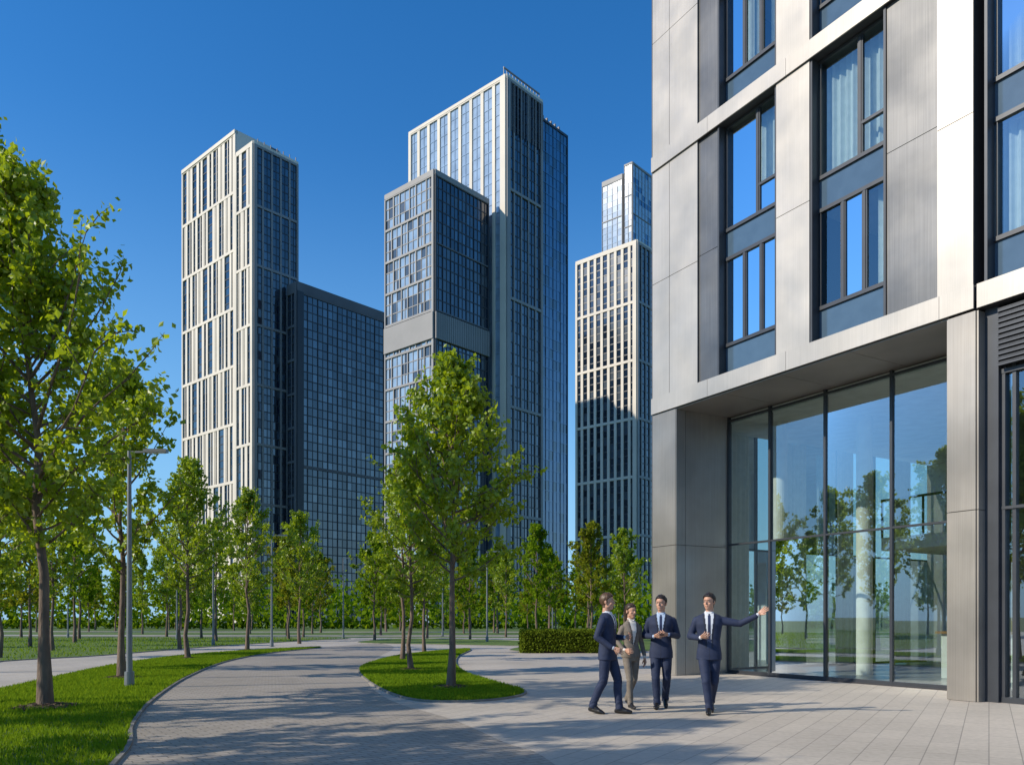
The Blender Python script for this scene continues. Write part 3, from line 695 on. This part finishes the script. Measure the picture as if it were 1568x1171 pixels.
    def ishair(c):
        if c.z<-.12: return False
        if abs(c.x)>.077*fw and -.02<c.y<.036 and c.z<.028: return False
        y=c.y
        if y<-.055: hl=.074
        elif y<-.01: hl=.034+(-y-.01)/.045*.040
        elif y<.03: hl=-.005 if not woman else -.03
        else: hl=-.075 if not woman else -.095
        return c.z>hl
    nv=[v.normal.copy() for v in me.vertices]
    for i,v in enumerate(me.vertices):
        c=co[i]
        if ishair(c): v.co=c+nv[i]*(.008+.014*max(0,c.z)/.12*(1.2 if c.y<0 else .8)+.002*math.sin(c.x*180+c.y*60))
    for p in me.polygons:
        c=sum((co[i] for i in p.vertices),Vector())/len(p.vertices)
        if any(ishair(co[i]) for i in p.vertices): p.material_index=1
        elif c.y<-.078 and abs(c.x)<.020 and -.069<c.z<-.053: p.material_index=2
    hd=place(me,'head',e,['skin',hair,'lip'])
    q=Matrix.Translation((0,.0,hz))@Matrix.Rotation(yaw,4,'Z')@Matrix.Rotation(pitch,4,'X')@Matrix.Scale(1.05,4); hd.matrix_local=q
    bm=bmesh.new()
    for sx in (-1,1): sph(bm,(sx*.030,-.0750,.008),1,(.0115,.008,.0055),2)
    mw=bpy.data.meshes.new('eyes'); n0=len(bm.faces)
    for sx in (-1,1): sph(bm,(sx*.030,-.0805,.008),.0050,sub=1)
    for sx in (-1,1): sph(bm,(sx*.031,-.0885,.029),1,(.018,.005,.003),1)
    bm.to_mesh(mw); bm.free(); slots(mw,2)
    for i,p in enumerate(mw.polygons): p.material_index=0 if i<n0 else 1
    o=place(mw,'eyes_and_brows',e,['eyew','eyed']); o.matrix_local=q
    if woman:
        bm=bmesh.new(); sph(bm,(0,.112,.02),.040,(1,.9,1)); sph(bm,(0,.095,.02),.035); chain(bm,[(0,.12,-.0),(0,.13,-.08),(0,.11,-.15)],[.034,.030,.012])
        o=place(remesh(bm,.007,2,'ponytail'),'ponytail',e,[hair]); o.matrix_local=q
    bm=bmesh.new()
    for sx in (-1,1):
        chain(bm,[(sx*.006,-.060,1.475),(sx*.040,-.045,1.505),(sx*.056,.01,1.522),(sx*.035,.055,1.53),(0,.066,1.532)],[.010]*5,1)
    place(remesh(bm,.006,2,'shirt_collar'),'shirt_collar',e,[shirt])
    return e
def P(**k): return k
person('businessman',(1.47,12.45),math.radians(62),1.88,P(knR=(-.09,.03,.49),anR=(-.09,.20,.12),toeR=(-.05,-1,-.25),knL=(.09,-.13,.50),anL=(.09,-.15,.095),toeL=(.08,-1,0),
  elR=(-.25,.07,1.14),wrR=(-.22,-.14,1.00),hdR=(.15,-.8,-.35),pnR=(1,0,0),cuR=.5,elL=(.245,.06,1.14),wrL=(.14,-.20,1.13),hdL=(-.3,-.9,.2),pnL=(-1,0,.3),cuL=.8),hair='hairr',yaw=math.radians(10))
person('businesswoman',(1.94,13.2),math.radians(18),1.75,P(knR=(-.08,-.12,.50),anR=(-.06,-.10,.10),toeR=(-.05,-1,0),knL=(.07,.02,.49),anL=(.06,.25,.15),toeL=(.05,-1,-.4),
  elR=(-.235,.06,1.14),wrR=(-.20,-.12,1.0),hdR=(.3,-.8,-.1),pnR=(1,0,0),cuR=.7,elL=(.215,.05,1.13),wrL=(.23,-.04,.90),hdL=(.05,-.15,-1),pnL=(-1,0,0),cuL=.35),suit='taupe',lap='tauped',shirt='blouse',tie=None,hair='hairb',vbot=1.08,woman=True,yaw=math.radians(12))
person('businessman',(2.42,13.15),math.radians(-12),1.87,P(knR=(-.08,-.10,.49),anR=(-.06,-.04,.095),toeR=(-.12,-1,0),knL=(.09,-.02,.49),anL=(.06,.24,.14),toeL=(.1,-1,-.35),
  elR=(-.255,.05,1.15),wrR=(-.125,-.20,1.14),hdR=(.65,-.6,.15),pnR=(.3,.6,.5),cuR=.7,elL=(.255,.05,1.15),wrL=(.14,-.20,1.17),hdL=(-.65,-.6,.1),pnL=(-.3,.6,.5),cuL=.7,phone=(0.02,-.30,1.19)),shirt='bshirt',hair='hairk',yaw=math.radians(-18),vbot=1.12)
person('businessman',(3.03,12.45),math.radians(-12),1.88,P(knR=(-.045,-.15,.50),anR=(.0,-.12,.095),toeR=(-.15,-1,0),knL=(.075,.0,.48),anL=(.04,.28,.17),toeL=(.05,-1,-.5),
  elR=(-.275,.03,1.15),wrR=(-.14,-.22,1.13),hdR=(.5,-.8,.25),pnR=(.4,.4,.6),cuR=.6,elL=(.44,-.04,1.34),wrL=(.66,-.13,1.45),hdL=(.72,-.15,.55),pnL=(-.3,-.9,.3),cuL=.12),hair='hairk',yaw=math.radians(-28),vbot=.98,open_=.035)
# ---------------------------------------------------------------- light
el=math.radians(31); az=Vector((.9535,.3015,0))
Ld=Vector((az.x*math.cos(el),az.y*math.cos(el),-math.sin(el)))
sun=bpy.data.lights.new('sun','SUN'); sun.energy=5.0; sun.angle=math.radians(.53); sun.color=(1,.91,.76)
so=bpy.data.objects.new('sun',sun); so.rotation_euler=Ld.to_track_quat('-Z','Y').to_euler(); so.location=(-30,-10,40); sc.collection.objects.link(so)
w=bpy.data.worlds.new('World'); sc.world=w; w.use_nodes=True; nt=w.node_tree; bg=nt.nodes['Background']
sk=nt.nodes.new('ShaderNodeTexSky'); sk.sky_type='NISHITA'; sk.sun_disc=False; sk.sun_elevation=el; sk.sun_rotation=math.atan2(-az.x,-az.y)
sk.altitude=300; sk.air_density=1.0; sk.dust_density=.1; sk.ozone_density=2.0
hs=nt.nodes.new('ShaderNodeHueSaturation'); hs.inputs['Saturation'].default_value=1.38; hs.inputs['Hue'].default_value=.505; hs.inputs['Value'].default_value=1.3
nt.links.new(sk.outputs[0],hs.inputs['Color'])
tc=nt.nodes.new('ShaderNodeTexCoord'); sx=nt.nodes.new('ShaderNodeSeparateXYZ'); nt.links.new(tc.outputs['Generated'],sx.inputs[0])
mr=nt.nodes.new('ShaderNodeMapRange'); mr.interpolation_type='SMOOTHSTEP'; mr.inputs[1].default_value=-.08; mr.inputs[2].default_value=.52; mr.inputs[3].default_value=.95; mr.inputs[4].default_value=0
nt.links.new(sx.outputs[2],mr.inputs[0])
mx=nt.nodes.new('ShaderNodeMix'); mx.data_type='RGBA'; nt.links.new(mr.outputs[0],mx.inputs[0]); nt.links.new(hs.outputs[0],mx.inputs[6]); mx.inputs[7].default_value=(1.7,3.7,5.9,1)
nt.links.new(mx.outputs[2],bg.inputs[0]); bg.inputs[1].default_value=.145
# ---------------------------------------------------------------- camera
cam=bpy.data.cameras.new('camera'); co=bpy.data.objects.new('camera',cam); sc.collection.objects.link(co)
co.location=(0,0,1.45); co.rotation_euler=(math.radians(90),0,0); cam.sensor_width=36; cam.lens=1240/1568*36; cam.shift_y=.231; cam.clip_end=8000; cam.clip_start=.1
sc.camera=co
